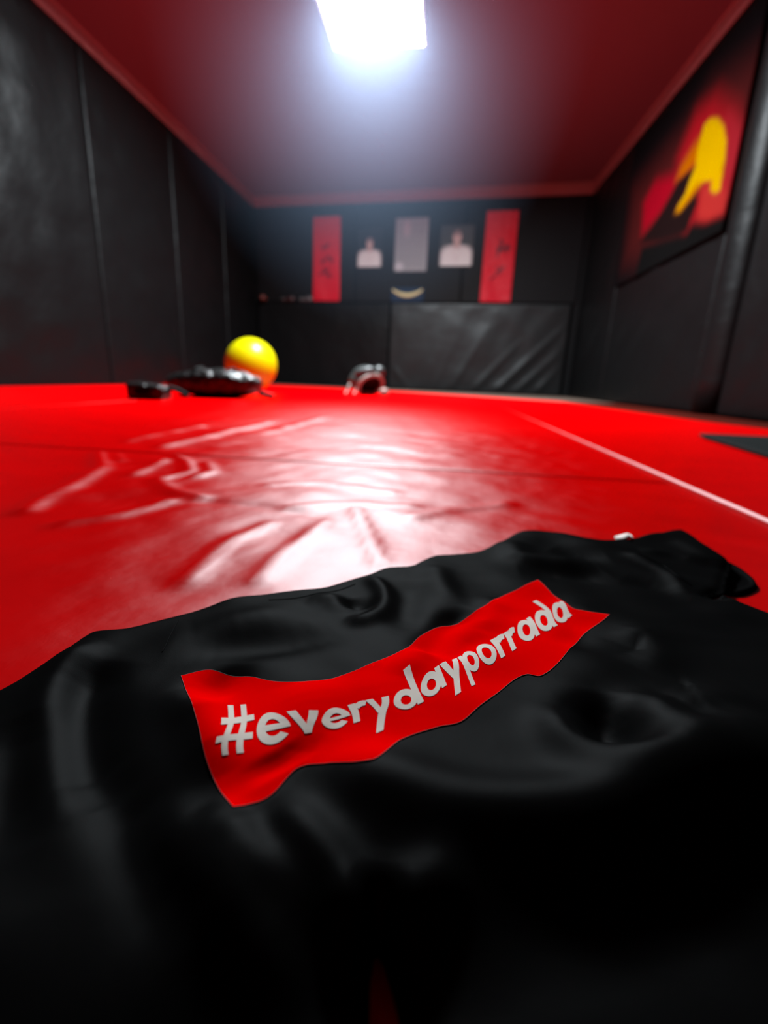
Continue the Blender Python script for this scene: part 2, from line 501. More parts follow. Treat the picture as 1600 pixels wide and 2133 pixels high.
for s0, s1, rl in [(0.01, 2.20, rel_soft), (2.21, 4.80, rel_bright)]:
    p = back(s0, 0, -0.035)
    wall_pad(wb, p, DB, NB, s1 - s0, 0.0, 1.26, 0.07, 'lit_vinyl' if rl is rel_bright else 'black_vinyl', rl, nx=90 if rl is rel_bright else 30, nz=50, r=0.018)
for s0, s1 in [(0.01, 1.62), (1.63, 3.24), (3.25, 4.85)]:
    p = back(s0, 0, -0.035)
    wall_pad(wb, p, DB, NB, s1 - s0, 1.262, 2.595, 0.03, 'black_panel', lambda P: 0 * P[:, 0], name='wall_board', nx=6, nz=6, r=0.01)

# ------------------------------------------------------------------ ceiling lamp
c4 = [np.array(q) for q in [(-1.02, 4.645), (-0.285, 4.62), (-0.30, 3.885), (-1.035, 3.91)]]
ctr = sum(c4) / 4
lamp = empty('ceiling_panel_light', (ctr[0], ctr[1], ZC))
tag(lamp, 'bright square white panel light set in the red ceiling', 'ceiling light')
inner = [ctr + (q - ctr) * 0.955 for q in c4]; outer = c4
V = [(q[0], q[1], ZC) for q in outer] + [(q[0], q[1], ZC - .018) for q in outer] + [(q[0], q[1], ZC - .018) for q in inner] + [(q[0], q[1], ZC - .008) for q in inner]
Fc = []
for i in range(4):
    j = (i + 1) % 4
    Fc += [(i, j, 4 + j, 4 + i), (4 + i, 4 + j, 8 + j, 8 + i), (8 + i, 8 + j, 12 + j, 12 + i)]
obj('frame', V, Fc, 'alu', lamp, smooth=False)
V = [(q[0], q[1], ZC - .0085) for q in inner]
obj('diffuser', V, [(0, 1, 2, 3)], 'lamp', lamp, smooth=False)


# ------------------------------------------------------------------ t-shirt lying on the mats
def gp(pix, z=0.012): return [ground(p[0], p[1], z)[:2] for p in pix]


TOP = [(0, 1445), (50, 1416), (100, 1387), (130, 1362), (160, 1340), (185, 1327), (210, 1321), (240, 1319), (270, 1316), (320, 1301), (380, 1282), (440, 1263), (500, 1246), (560, 1238), (620, 1231), (660, 1225), (700, 1214), (745, 1200), (790, 1185), (820, 1181),
       (850, 1177), (875, 1165), (900, 1155), (940, 1152), (985, 1150), (1005, 1143), (1020, 1135), (1048, 1119), (1075, 1106), (1110, 1103), (1145, 1107), (1180, 1113), (1220, 1122), (1260, 1124), (1290, 1123), (1320, 1119),
       (1345, 1113), (1375, 1106), (1400, 1103), (1420, 1104), (1440, 1111), (1470, 1130), (1500, 1150), (1522, 1165)]
CUFF = [(1526, 1172), (1520, 1192), (1514, 1212), (1512, 1228), (1500, 1243), (1486, 1247), (1478, 1243)]
SIDE = [(1500, 1247), (1550, 1265), (1600, 1285)]
outline = gp(TOP, 0.010) + gp(CUFF, 0.012) + gp(SIDE, 0.008)
n_top, n_cuff = len(TOP), len(CUFF)
tail = [(0.252, 0.285), (0.300, 0.18), (0.345, 0.06), (0.385, -0.06), (0.40, -0.16), (0.34, -0.20), (0.24, -0.225), (0.14, -0.235), (0.085, -0.215), (0.06, -0.12), (0.035, -0.02), (0.012, 0.05),
        (0.0005, 0.083), (-0.006, 0.0955), (-0.0075, 0.090), (-0.0070, 0.070), (-0.016, 0.03), (-0.045, -0.04), (-0.075, -0.085), (-0.13, -0.075), (-0.20, -0.03), (-0.235, 0.01), (-0.232, 0.06), (-0.214, 0.11), (-0.198, 0.145)]
outline = [tuple(p) for p in outline] + tail
outline = [np.array(p) for p in outline]


def dense(poly, step=0.0025):
    out = []
    n = len(poly)
    for i in range(n):
        p0, p1, p2, p3 = poly[i - 1], poly[i], poly[(i + 1) % n], poly[(i + 2) % n]
        L = np.linalg.norm(p2 - p1); m_ = max(1, int(L / step))
        for q in range(m_):
            t = q / m_
            out.append(0.5 * ((2 * p1) + (-p0 + p2) * t + (2 * p0 - 5 * p1 + 4 * p2 - p3) * t * t + (-p0 + 3 * p1 - 3 * p2 + p3) * t**3))
    return out


# folds of the cloth: (points in the photograph on the cloth, height, half width)
def ridge(pix, hgt, wid, z=0.018):
    p = np.array(gp(pix, z)); n_ = len(p); m_ = (n_ - 1) * 4 + 1
    q = hermite(np.linspace(0, n_ - 1, m_), np.arange(n_), p)
    L_ = np.concatenate([[0], np.cumsum(np.linalg.norm(np.diff(q, axis=0), axis=1))]); e = max(min(2.2 * wid, 0.45 * L_[-1]), 1e-6)
    wgt = smooth01((np.minimum(L_, L_[-1] - L_) + 0.25 * e) / (1.25 * e))          # folds fade out at both ends
    return (q, hgt, wid, wgt)


def ridge_field(P, q, wgt, wid):
    best = np.full(len(P), 1e9); wv = np.zeros(len(P))
    lo, hi = q.min(0) - 3 * wid, q.max(0) + 3 * wid
    sel = np.where((P[:, 0] > lo[0]) & (P[:, 0] < hi[0]) & (P[:, 1] > lo[1]) & (P[:, 1] < hi[1]))[0]
    out = np.zeros(len(P))
    if len(sel) == 0: return out
    Q = P[sel]; best = np.full(len(Q), 1e9); wv = np.zeros(len(Q))
    for i in range(len(q) - 1):
        d, t = seg_dist(Q, q[i], q[i + 1]); k_ = d < best
        best = np.where(k_, d, best); wv = np.where(k_, wgt[i] * (1 - t) + wgt[i + 1] * t, wv)
    out[sel] = wv * np.exp(-(best / wid) ** 2)
    return out


RIDGES = [
    # left shoulder tube and the hollow beside it
    ridge([(215, 1335), (150, 1370), (118, 1430), (105, 1520), (108, 1620), (118, 1720)], 0.0065, 0.008),
    ridge([(230, 1370), (170, 1430), (165, 1540), (200, 1680)], -0.009, 0.010),
    ridge([(60, 1480), (45, 1600), (50, 1760)], -0.006, 0.010),
    # collar loop
    ridge([(770, 1192), (800, 1225), (797, 1265), (760, 1292), (722, 1282)], 0.0055, 0.0058),
    ridge([(725, 1235), (745, 1255), (752, 1262)], -0.007, 0.008),
    ridge([(640, 1240), (700, 1245), (712, 1275)], 0.004, 0.007),
    ridge([(400, 1310), (520, 1290), (640, 1262)], 0.005, 0.013),
    ridge([(350, 1350), (480, 1345), (640, 1330), (700, 1310)], -0.005, 0.012),
    # across the upper back towards the print
    ridge([(905, 1165), (925, 1220), (950, 1255)], 0.004, 0.009),
    ridge([(850, 1200), (850, 1270), (830, 1330)], -0.004, 0.010),
    ridge([(985, 1265), (930, 1300), (905, 1345), (880, 1385)], -0.008, 0.0085),
    ridge([(1010, 1330), (960, 1365), (915, 1400)], -0.004, 0.007),
    ridge([(1000, 1235), (1030, 1260), (1000, 1320)], 0.0035, 0.008),
    ridge([(900, 1360), (860, 1395), (840, 1440)], 0.0045, 0.007),
    # right shoulder and sleeve
    ridge([(1075, 1115), (1080, 1150), (1160, 1160), (1240, 1165)], 0.006, 0.012),
    ridge([(1080, 1178), (1180, 1185), (1270, 1180)], -0.005, 0.012),
    ridge([(1150, 1130), (1210, 1145), (1270, 1150)], -0.005, 0.012),
    ridge([(1305, 1140), (1350, 1160), (1390, 1180), (1440, 1225)], 0.0035, 0.006),
    ridge([(1330, 1135), (1400, 1143), (1480, 1160)], 0.004, 0.008),
    ridge([(1300, 1190), (1370, 1210), (1420, 1240)], -0.004, 0.011),
    ridge([(1400, 1110), (1440, 1125), (1510, 1170)], 0.006, 0.012),
    # print area waves
    ridge([(490, 1380), (445, 1430), (435, 1490)], -0.009, 0.009),
    ridge([(390, 1430), (430, 1520), (470, 1640)], 0.006, 0.008),
    ridge([(620, 1440), (640, 1520), (620, 1590)], 0.005, 0.011),
    ridge([(560, 1600), (590, 1640)], -0.004, 0.009),
    ridge([(760, 1420), (800, 1500), (810, 1570)], 0.003, 0.010),
    ridge([(1160, 1250), (1200, 1300), (1190, 1370)], -0.003, 0.008),
    # hollow and mound lower right
    ridge([(1250, 1475), (1262, 1540), (1258, 1620)], -0.014, 0.0095),
    ridge([(1300, 1570), (1350, 1540), (1420, 1530)], 0.009, 0.012),
    ridge([(1150, 1500), (1165, 1570), (1230, 1625), (1330, 1640), (1450, 1600), (1600, 1545)], 0.0065, 0.008),
    ridge([(1380, 1470), (1450, 1500), (1560, 1480)], 0.005, 0.011),
    ridge([(1290, 1350), (1340, 1330), (1370, 1380), (1330, 1420)], 0.004, 0.009),
    # the long roll across the bottom and the folds running down to the left sleeve
    ridge([(640, 1610), (800, 1670), (920, 1708), (1060, 1725), (1250, 1722), (1420, 1690), (1650, 1600)], 0.010, 0.012),
    ridge([(560, 1690), (650, 1790), (730, 1870), (800, 1900), (900, 1860), (1000, 1850)], 0.006, 0.007),
    ridge([(420, 1700), (560, 1810), (700, 1900), (860, 1960)], 0.006, 0.006),
    ridge([(300, 1680), (420, 1820), (560, 1960), (640, 2080)], 0.006, 0.008),
    ridge([(220, 1600), (300, 1780), (400, 1960)], -0.005, 0.008),
    ridge([(520, 1740), (620, 1830), (720, 1920)], -0.004, 0.005),
]
CR = np.array(ground(1000, 1712, 0.02)[:2])


def cloth_height(P):
    # a soft cushion of two cloth layers: higher through the middle, sloping away below the long roll towards the hem
    z = np.full(len(P), 0.011)
    z += 0.016 * np.exp(-(((P[:, 0] - 0.13) / 0.25) ** 2 + ((P[:, 1] - 0.16) / 0.11) ** 2))
    a = (P[:, 1] - 0.125) - 0.35 * (P[:, 0] - 0.03)
    z -= 0.010 * smooth01((0.005 - a) / 0.05)
    z += 0.0008 * waves(P, 0.05, 8, 2) + 0.0012 * waves(P, 0.11, 8, 4)
    for pts, hgt, wid, wgt in RIDGES:
        z += 0.80 * hgt * ridge_field(P, pts, wgt, wid * 1.18)
    z = np.where(z < 0.006, 0.006 * np.exp((z - 0.006) / 0.006), z)
    return z


DENSE = dense(outline)
DP = np.array(DENSE)
cuff_pts = np.array(gp(CUFF, 0.012))
_k = dense(outline, 0.0005)
KD = kdtree.KDTree(len(_k))
for i, p in enumerate(_k): KD.insert((p[0], p[1], 0), i)
KD.balance()


def edge_profile(P):
    d = np.array([KD.find((p[0], p[1], 0))[2] for p in P])
    dc = poly_dist(P, list(cuff_pts))
    r = 0.010
    t = np.clip(d / r, 0, 1)
    e = np.sqrt(np.clip(1 - (1 - t) ** 2, 0, 1))
    open_ = np.exp(-(dc / 0.012) ** 2)                      # the cuff stands open instead of tucking under
    return np.maximum(e, 0.78 * open_)


def cloth_z(P): return 0.0016 + cloth_height(P) * edge_profile(P)


GX0, GY0, GS, GNX, GNY = -0.26, 0.04, 0.0014, 420, 380
_X, _Y = np.meshgrid(GX0 + GS * np.arange(GNX), GY0 + GS * np.arange(GNY))
ZG = cloth_z(np.stack([_X.ravel(), _Y.ravel()], 1)).reshape(GNY, GNX)


def cloth_zi(P):
    """the same height, read from a fine table"""
    a = np.clip((P[:, 0] - GX0) / GS, 0, GNX - 2.001); b = np.clip((P[:, 1] - GY0) / GS, 0, GNY - 2.001)
    i = a.astype(int); j = b.astype(int); a = a - i; b = b - j
    return (ZG[j, i] * (1 - a) + ZG[j, i + 1] * a) * (1 - b) + (ZG[j + 1, i] * (1 - a) + ZG[j + 1, i + 1] * a) * b


pts2 = [tuple(p) for p in DENSE]; nb = len(pts2)
gx = []
step = 0.0023
for j, y in enumerate(np.arange(0.055, 0.56, step)):
    for x in np.arange(-0.25, 0.32, step): gx.append((x + (step / 2 if j % 2 else 0), y))
for j, y in enumerate(np.arange(-0.25, 0.055, 0.007)):
    for x in np.arange(-0.26, 0.42, 0.007): gx.append((x + (0.0035 if j % 2 else 0), y))
G = np.array(gx)
G = G[inside(G, DP)]
G = G[np.array([KD.find((p[0], p[1], 0))[2] for p in G]) > 0.0013]
verts2 = [Vector(p) for p in pts2] + [Vector(p) for p in G]
edges2 = [(i, (i + 1) % nb) for i in range(nb)]
cv, ce, cf, _, _, _ = delaunay_2d_cdt(verts2, edges2, [], 1, 1e-7)
P = np.array([(v.x, v.y) for v in cv])
z = cloth_z(P)
shirt_base = (0.06, 0.18, 0.0)
shirt = empty('t_shirt', shirt_base)
tag(shirt, 'crumpled black t-shirt with red slogan print lying on the red mats', 't-shirt')
tri = [f for f in cf]
cen = P[np.array(tri)].mean(axis=1)
keep = inside(cen, DP)
tri = [t for t, k_ in zip(tri, keep) if k_]
V = np.column_stack([P, z])
# skirt so that the edges turn under and meet the mat
a_ = P[np.array(tri[0])]
ccw = (a_[1][0] - a_[0][0]) * (a_[2][1] - a_[0][1]) - (a_[1][1] - a_[0][1]) * (a_[2][0] - a_[0][0]) > 0
if not ccw: tri = [t[::-1] for t in tri]
from collections import Counter
ec = {}
for t in tri:
    for q in range(3):
        a, b = t[q], t[(q + 1) % 3]
        ec[(a, b)] = 1
bd = [(a, b) for (a, b) in ec if (b, a) not in ec]
low = {}
VV = V.tolist()
for a, b in bd:
    for i in (a, b):
        if i not in low:
            low[i] = len(VV); d_cuff = float(poly_dist(P[i:i + 1], list(cuff_pts))[0])
            VV.append([P[i][0], P[i][1], (V[i][2] - 0.0014) if d_cuff < 0.012 else 0.0])
faces = [tuple(t) for t in tri] + [(b, a, low[a], low[b]) for a, b in bd]
obj('body_fabric', VV, faces, 'cloth', shirt)


def on_cloth(px, py):
    zz = 0.018
    for _ in range(14):
        q = ground(px, py, zz)
        zz = 0.5 * zz + 0.5 * float(cloth_zi(np.array([[q[0], q[1]]]))[0])
    return q[:2]


def lift(P, off):
    """points on the cloth, moved out along its normal"""
    e = 0.0014
    z = cloth_zi(P); zx = (cloth_zi(P + [e, 0]) - cloth_zi(P - [e, 0])) / (2 * e); zy = (cloth_zi(P + [0, e]) - cloth_zi(P - [0, e])) / (2 * e)
    n_ = np.stack([-zx, -zy, np.ones(len(P))], 1); n_ /= np.linalg.norm(n_, axis=1)[:, None]
    return np.column_stack([P, z]) + n_ * off


# the printed box: rows of points read along bottom edge, baseline, x-height line and top edge
def pc(q): return (370 + q[0] / 1.7391, 1190 + q[1] / 1.7391)


ADV = [1.35, 1.12, 0.98, 1.08, 0.66, 0.98, 1.12, 1.12, 0.94, 1.10, 1.12, 0.66, 0.66, 1.10, 1.10, 1.06]
LM, RM = 0.95, 0.55
ku = np.concatenate([[0], LM + np.concatenate([[0], np.cumsum(ADV)])]); ku = np.concatenate([ku, [ku[-1] + RM]])
UT = ku[-1]
rowB = [(108, 690), (138, 668), (285, 645), (425, 600), (520, 583), (635, 556), (695, 535), (790, 514), (895, 474), (978, 415), (1045, 378), (1105, 352), (1170, 320), (1210, 295), (1250, 268), (1315, 231), (1378, 198), (1432, 160), (1478, 145)]
rowX = [(70, 535), (150, 540), (283, 525), (395, 513), (510, 508), (612, 490), (680, 472), (765, 455), (865, 408), (948, 342), (1012, 318), (1068, 285), (1130, 256), (1178, 230), (1215, 205), (1278, 166), (1342, 134), (1394, 110), (1412, 124)]
rowT = [(12, 380), (125, 359), (255, 383), (345, 400), (450, 402), (540, 395), (600, 378), (680, 345), (812, 289), (880, 235), (940, 205), (1000, 197), (1050, 168), (1090, 138), (1125, 118), (1180, 90), (1240, 62), (1290, 38), (1305, 32)]
rowD = [(200, 857), (255, 848), (340, 812), (440, 713), (540, 698), (650, 692), (725, 676), (810, 612), (935, 568), (1025, 547), (1090, 493), (1150, 450), (1215, 398), (1265, 375), (1320, 379), (1395, 315), (1470, 232), (1545, 176), (1565, 158)]
VB, VX = 0.34, 0.62
ROWS = []
for row in (rowD, rowB, rowX, rowT):
    ROWS.append(np.array([on_cloth(*pc(q)) for q in row]))


def print_xy(u, v):
    """u 0..UT along the slogan, v 0..1 across the box -> point on the plan of the shirt"""
    r = [hermite(u, ku, R_) for R_ in ROWS]
    t = [0.0, VB, VX, 1.0]
    v = np.asarray(v, float)[:, None]
    # smooth interpolation through the four rows
    sl = [(r[1] - r[0]) / (t[1] - t[0]), (r[2] - r[0]) / (t[2] - t[0]), (r[3] - r[1]) / (t[3] - t[1]), (r[3] - r[2]) / (t[3] - t[2])]
    out = np.zeros_like(r[0])
    for i in range(3):
        h = t[i + 1] - t[i]; s = (v - t[i]) / h
        sel = ((v >= t[i]) & (v < t[i + 1])) if i < 2 else (v >= t[2])
        if i == 0: sel = v < t[1]
        val = (2 * s**3 - 3 * s**2 + 1) * r[i] + (s**3 - 2 * s**2 + s) * h * sl[i] + (-2 * s**3 + 3 * s**2) * r[i + 1] + (s**3 - s**2) * h * sl[i + 1]
        out = np.where(sel, val, out)
    return out


nu, nv = 260, 64
Ug, Vg = np.meshgrid(np.linspace(0, UT, nu), np.linspace(0, 1, nv))
top = lift(print_xy(Ug.ravel(), Vg.ravel()), 0.00038)
fc = grid_faces(nu, nv)
panel = obj('print_panel', top, fc, 'print_red', shirt)
tag(panel, 'bright red printed box across the back of the shirt')
# thin stitched rim round the box
rim = [(u, 0.0) for u in np.linspace(0, UT, 200)] + [(UT, v) for v in np.linspace(0, 1, 40)] + [(u, 1.0) for u in np.linspace(UT, 0, 200)] + [(0, v) for v in np.linspace(1, 0, 40)]
rim = np.array(rim)
obj('print_rim', *tube_vf(lift(print_xy(rim[:, 0], rim[:, 1]), 0.0003), 0.00012, 5), 'thread', panel)

# lettering, each character one sub-part built from strips; x in advance units, y: 0 baseline, 1 x-height
def q_strip(c00, c10, c11, c01, n=14, m=5):
    V = []
    for j in range(m + 1):
        for i in range(n + 1):
            a, b = i / n, j / m
            V.append(((1 - a) * (1 - b) * c00[0] + a * (1 - b) * c10[0] + a * b * c11[0] + (1 - a) * b * c01[0],
                      (1 - a) * (1 - b) * c00[1] + a * (1 - b) * c10[1] + a * b * c11[1] + (1 - a) * b * c01[1]))
    return V, grid_faces(n + 1, m + 1)


def rect(x0, x1, y0, y1): return q_strip((x0, y0), (x1, y0), (x1, y1), (x0, y1), 8, 10)


def ring(cx_, cy_, rx, ry, tx, ty, a0=0, a1=360, n=44, m=4):
    V = []
    for j in range(m + 1):
        k_ = j / m
        for i in range(n + 1):
            th = math.radians(a0 + (a1 - a0) * i / n)
            V.append((cx_ + (rx - tx * k_) * math.cos(th), cy_ + (ry - ty * k_) * math.sin(th)))
    return V, [f[::-1] for f in grid_faces(n + 1, m + 1)]


S = 0.27


def glyph(ch, w_):
    g = 0.035
    if ch == '#':
        return [q_strip((.26, -.06), (.26 + .21, -.06), (.36 + .21, 1.38), (.36, 1.38), 4, 16), q_strip((.74, -.06), (.95, -.06), (1.05, 1.38), (.84, 1.38), 4, 16),
                rect(.05, 1.26, .27, .46), rect(.08, 1.29, .84, 1.03)]
    if ch == 'o': return [ring(w_ / 2, .5, w_ / 2 - g, .53, S, S * .93)]
    if ch == 'a': return [ring(.5, .5, .47, .53, S, S * .93), rect(w_ - g - .24, w_ - g, 0, 1.0)]
    if ch == 'd': return [ring(.5, .5, .47, .53, S, S * .93), rect(w_ - g - .25, w_ - g, 0, 1.56)]
    if ch == 'p': return [ring(w_ - .5, .5, .47, .53, S, S * .93), rect(g, g + .25, -.50, 1.0)]
    if ch == 'e': return [ring(w_ / 2, .5, w_ / 2 - g, .53, S, S * .9, 0, 318), rect(g + .2, w_ - g, .41, .60)]
    if ch == 'v': return [q_strip((.01, 1), (.30, 1), (w_ / 2 + .13, 0), (w_ / 2 - .13, 0), 6, 12), q_strip((w_ / 2 - .13, 0), (w_ / 2 + .13, 0), (w_ - .01, 1), (w_ - .30, 1), 6, 12)]
    if ch == 'y': return [q_strip((w_ / 2 - .16, .12), (w_ / 2 + .10, .02), (.31, 1), (.01, 1), 6, 12), q_strip((w_ / 2 - .34, -.5), (w_ / 2 - .06, -.5), (w_ - .01, 1), (w_ - .30, 1), 6, 16)]
    if ch == 'r': return [rect(g, g + .26, 0, 1.0), ring(.50, .58, .40, .45, .24, .26, 62, 150, 16)]


for i, ch in enumerate('#everydayporrada'):
    V, Fc = merge(*[([(p[0], p[1], 0) for p in v], f) for v, f in glyph(ch, ADV[i])])
    V = np.array(V)
    xy = print_xy(ku[i + 1] + V[:, 0], VB + (VX - VB) * V[:, 1])
    o = obj('letter', lift(xy, 0.00062), Fc, 'print_white', panel)
    tag(o, 'cream printed character of the slogan')
    # faces up
    me = o.data
    if sum(p.normal.z for p in me.polygons) < 0: me.flip_normals()
if sum(p.normal.z for p in panel.data.polygons) < 0: panel.data.flip_normals()

# inside of the open right cuff, seams and tag
LIN = gp([(1500, 1160), (1535, 1172), (1562, 1190), (1578, 1205), (1581, 1215), (1570, 1223), (1545, 1231), (1520, 1230), (1508, 1222), (1495, 1200)], 0.006)
ld = dense([np.array(p) for p in LIN], 0.002); lc = sum(ld) / len(ld)
V = []; nr = 10
for j in range(nr + 1):
    k_ = j / nr
    for p in ld:
        q = lc + (p - lc) * (1 - k_); V.append((q[0], q[1], 0.0028 + 0.0015 * math.exp(-((k_ - .12) / .14) ** 2) - (0.0025 if j == 0 else 0)))
n = len(ld)
Fc = [(j * n + i, j * n + (i + 1) % n, (j + 1) * n + (i + 1) % n, (j + 1) * n + i) for j in range(nr) for i in range(n)]
o = obj('sleeve_underside', V, Fc, 'cloth', shirt)
if sum(p.normal.z for p in o.data.polygons) < 0: o.data.flip_normals()


def seam(pix, name, rad=0.0006):
    p = np.array([on_cloth(*q) for q in pix]); t = np.arange(len(p)); c = hermite(np.linspace(0, len(p) - 1, 60), t, p)
    obj(name, *tube_vf(lift(c, 0.0002), rad, 6), 'cloth', shirt)


seam([(1306, 1150), (1350, 1163), (1385, 1180), (1405, 1196), (1440, 1220)], 'sleeve_seam', 0.0004)
seam([(372, 1292), (362, 1310), (345, 1345), (338, 1358)], 'shoulder_seam', 0.00025)
seam([(560, 1250), (630, 1244), (690, 1233), (740, 1217)], 'collar_seam', 0.0003)
tg = [ground(1284, 1124, .010), ground(1300, 1120, .014), ground(1312, 1117, .017), ground(1321, 1121, .014)]
V = []
for p in tg:
    V += [(p[0], p[1] - .001, p[2] - .001), (p[0], p[1] + .007, p[2] + .0012), (p[0], p[1] + .007, p[2] + .0006), (p[0], p[1] - .001, p[2] - .0016)]
Fc = [(4 * i + a, 4 * i + (a + 1) % 4, 4 * i + 4 + (a + 1) % 4, 4 * i + 4 + a) for i in range(3) for a in range(4)] + [(0, 1, 2, 3), (15, 14, 13, 12)]
tag(obj('tag', V, Fc, 'white_cloth', shirt), 'small white label showing at the shoulder')

# ------------------------------------------------------------------ yellow ball
bx, by = -1.72, 4.42
br = 0.231
ball = empty('exercise_ball', (bx, by, 0.0))
tag(ball, 'large round yellow exercise ball on the mats behind the black pad', 'ball')
obj('shell', *sphere_vf((bx, by, br), (br, br, br), nu=64, nv=40), 'yellow', ball)
dv = Vector((0.75, -0.1, -0.55)).normalized(); pv = Vector((bx, by, br)) + dv * br
obj('valve_plug', *tube_vf([pv - dv * .006, pv + dv * .003, pv + dv * .0045], [.012, .012, .008], 12), 'glove_white', ball)


# ------------------------------------------------------------------ black pads on the floor
def rotz(a): return Matrix.Rotation(a, 3, 'Z')


kp0 = (-1.375, 2.93, 0.0)
kp = empty('kick_pad', kp0)
tag(kp, 'long glossy black padded kick shield lying in front of the yellow ball', 'kick pad')
R_ = rotz(math.radians(12))
V, Fc = sphere_vf((0, 0, 0), (0.285, 0.15, 0.085), nu=56, nv=30, power=0.72)
VV = []
for p in V:
    x, y, zz = p
    taper = 1 - 0.35 * smooth01(np.array([(-x - 0.05) / 0.25]))[0] - 0.12 * smooth01(np.array([(x - 0.12) / 0.18]))[0]
    zz2 = zz * taper + 0.085 * 1.0
    if zz2 < 0.085: zz2 = 0.085 + (zz2 - 0.085) * 1.0
    wr_ = 0.006 * math.sin(x * 46 + y * 22) * max(0, zz / 0.085)
    q = R_ @ Vector((x, y, 0)); VV.append((kp0[0] + q.x, kp0[1] + q.y, max(zz2 + wr_, 0.0005)))
obj('cover', VV, Fc, 'black_gloss', kp)
for sx in (-0.09, 0.10):
    pts = [Vector((sx + 0.02 * math.sin(t), -0.11 + 0.22 * (t / math.pi), 0.163 + 0.010 * math.sin(t))) for t in np.linspace(0, math.pi, 12)]
    pts = [Vector(kp0) + R_ @ p for p in pts]
    obj('handle_strap', *tube_vf(pts, 0.009, 8), 'black_matte', kp)
pts = [Vector(kp0) + R_ @ Vector((0.26 + 0.09 * t, 0.02 + .02 * t, 0.035 - 0.02 * t)) for t in np.linspace(0, 1, 6)]
obj('strap_end', *tube_vf(pts, 0.016, 8), 'black_matte', kp)

fm0 = (-1.525, 2.47, 0.0)
fm = empty('focus_mitt', fm0)
tag(fm, 'small boxy black punch mitt lying left of the long kick shield', 'punch mitt')
V, Fc = rbox_vf(-0.095, 0.095, -0.075, 0.075, 0.0, 0.088, 0.024, 4)
R_ = rotz(math.radians(10))
VV = []
for p in V:
    q = R_ @ Vector((p[0], p[1], 0)); VV.append((fm0[0] + q.x, fm0[1] + q.y, p[2] * (1 - 0.18 * (p[0] + .095) / .19)))
obj('cover', VV, Fc, 'black_gloss', fm)
pts = [Vector(fm0) + R_ @ Vector((0.075 + 0.10 * t, 0.02 + 0.05 * t, 0.062 - 0.045 * t * t)) for t in np.linspace(0, 1, 8)]
obj('wrist_strap', *tube_vf(pts, 0.013, 8), 'black_matte', fm)
obj('target_patch', *sphere_vf(tuple(Vector(fm0) + R_ @ Vector((-0.005, -0.0755, 0.043))), (0.045, 0.004, 0.022), R_, 20, 10), 'black_matte', fm)


# ------------------------------------------------------------------ boxing gloves
def glove(name, loc, rot, size, body, cuff, label, group=None):
    g = empty(name, loc)
    tag(g, label, 'glove', group)
    Rm = rot.to_matrix() if hasattr(rot, 'to_matrix') else rot
    parts = [('fist', sphere_vf((0.17, 0, 0), (0.105, 0.075, 0.07), None, 30, 20, 0.85), body),
             ('palm', sphere_vf((0.07, 0, -0.012), (0.10, 0.06, 0.05), None, 26, 16, 0.85), body),
             ('thumb', sphere_vf((0.13, 0.072, -0.018), (0.075, 0.028, 0.03), Matrix.Rotation(math.radians(16), 3, 'Z'), 20, 14, 0.9), body),
             ('cuff', tube_vf([(-0.09, 0, -.008), (-0.075, 0, -.008), (-0.02, 0, -.01), (0.03, 0, -.01)], [0.052, 0.056, 0.053, 0.05], 24), cuff),
             ('cuff_binding', tube_vf([(-0.098, 0, -.008), (-0.094, 0, -.008), (-0.086, 0, -.008)], [0.054, 0.059, 0.054], 24), cuff),
             ('wrist_strap', tube_vf([(-0.045, 0, -.009), (-0.043, 0, -.009), (-0.005, 0, -.01), (-0.003, 0, -.01)], [0.053, 0.0575, 0.056, 0.051], 24), body)]
    allv = []; built = []
    for nm, (v, f), m_ in parts:
        vv = [Rm @ (Vector(p) * size) for p in v]; built.append((nm, vv, f, m_)); allv += vv
    dz = -min(p.z for p in allv)
    for nm, vv, f, m_ in built:
        obj(nm, [tuple(p + Vector((loc[0], loc[1], loc[2] + dz))) for p in vv], f, m_, g)
    return g


from mathutils import Euler
E3 = lambda a, b, c: Euler((math.radians(a), math.radians(b), math.radians(c)))

# ------------------------------------------------------------------ head guard on the mats
hg0 = Vector((-0.635, 4.42, 0.0))
hg = empty('head_guard', hg0)
tag(hg, 'glossy black padded head guard with pale rim lying on the mats before the end wall', 'head guard')
hc = hg0 + Vector((-0.02, 0, 0.128)); hrad = (0.155, 0.14, 0.128)
face_dir = Vector((0.60, -0.72, -0.50)).normalized(); neck_dir = Vector((-0.62, -0.1, -0.78)).normalized()
V, Fc = sphere_vf((0, 0, 0), (1, 1, 1), nu=48, nv=32)
def pad_bulge(d):                                   # stitched pads: crown, brow and ear cushions
    return 1 + 0.035 * math.cos(5 * math.atan2(d.y, d.x)) * max(0, 1 - abs(d.z)) + 0.03 * math.cos(7 * d.z)
keep = []
for f in Fc:
    d = sum((Vector(V[i_]) for i_ in f), Vector()) / 4
    if d.length < 1e-6: continue
    d.normalize()
    if d.dot(face_dir) < 0.60 and d.dot(neck_dir) < 0.78: keep.append(f)
outer_ = []; inner_ = []
for p in V:
    d = Vector(p); k_ = pad_bulge(d); q = Vector((d.x * hrad[0], d.y * hrad[1], d.z * hrad[2]))
    outer_.append(hc + q * k_); inner_.append(hc + q * 0.84)
clampz = lambda p: (p.x, p.y, max(p.z, 0.001))
obj('padded_shell', [clampz(p) for p in outer_], keep, 'glove_black', hg)
obj('lining', [clampz(p) for p in inner_], [f[::-1] for f in keep], 'glove_wine', hg)
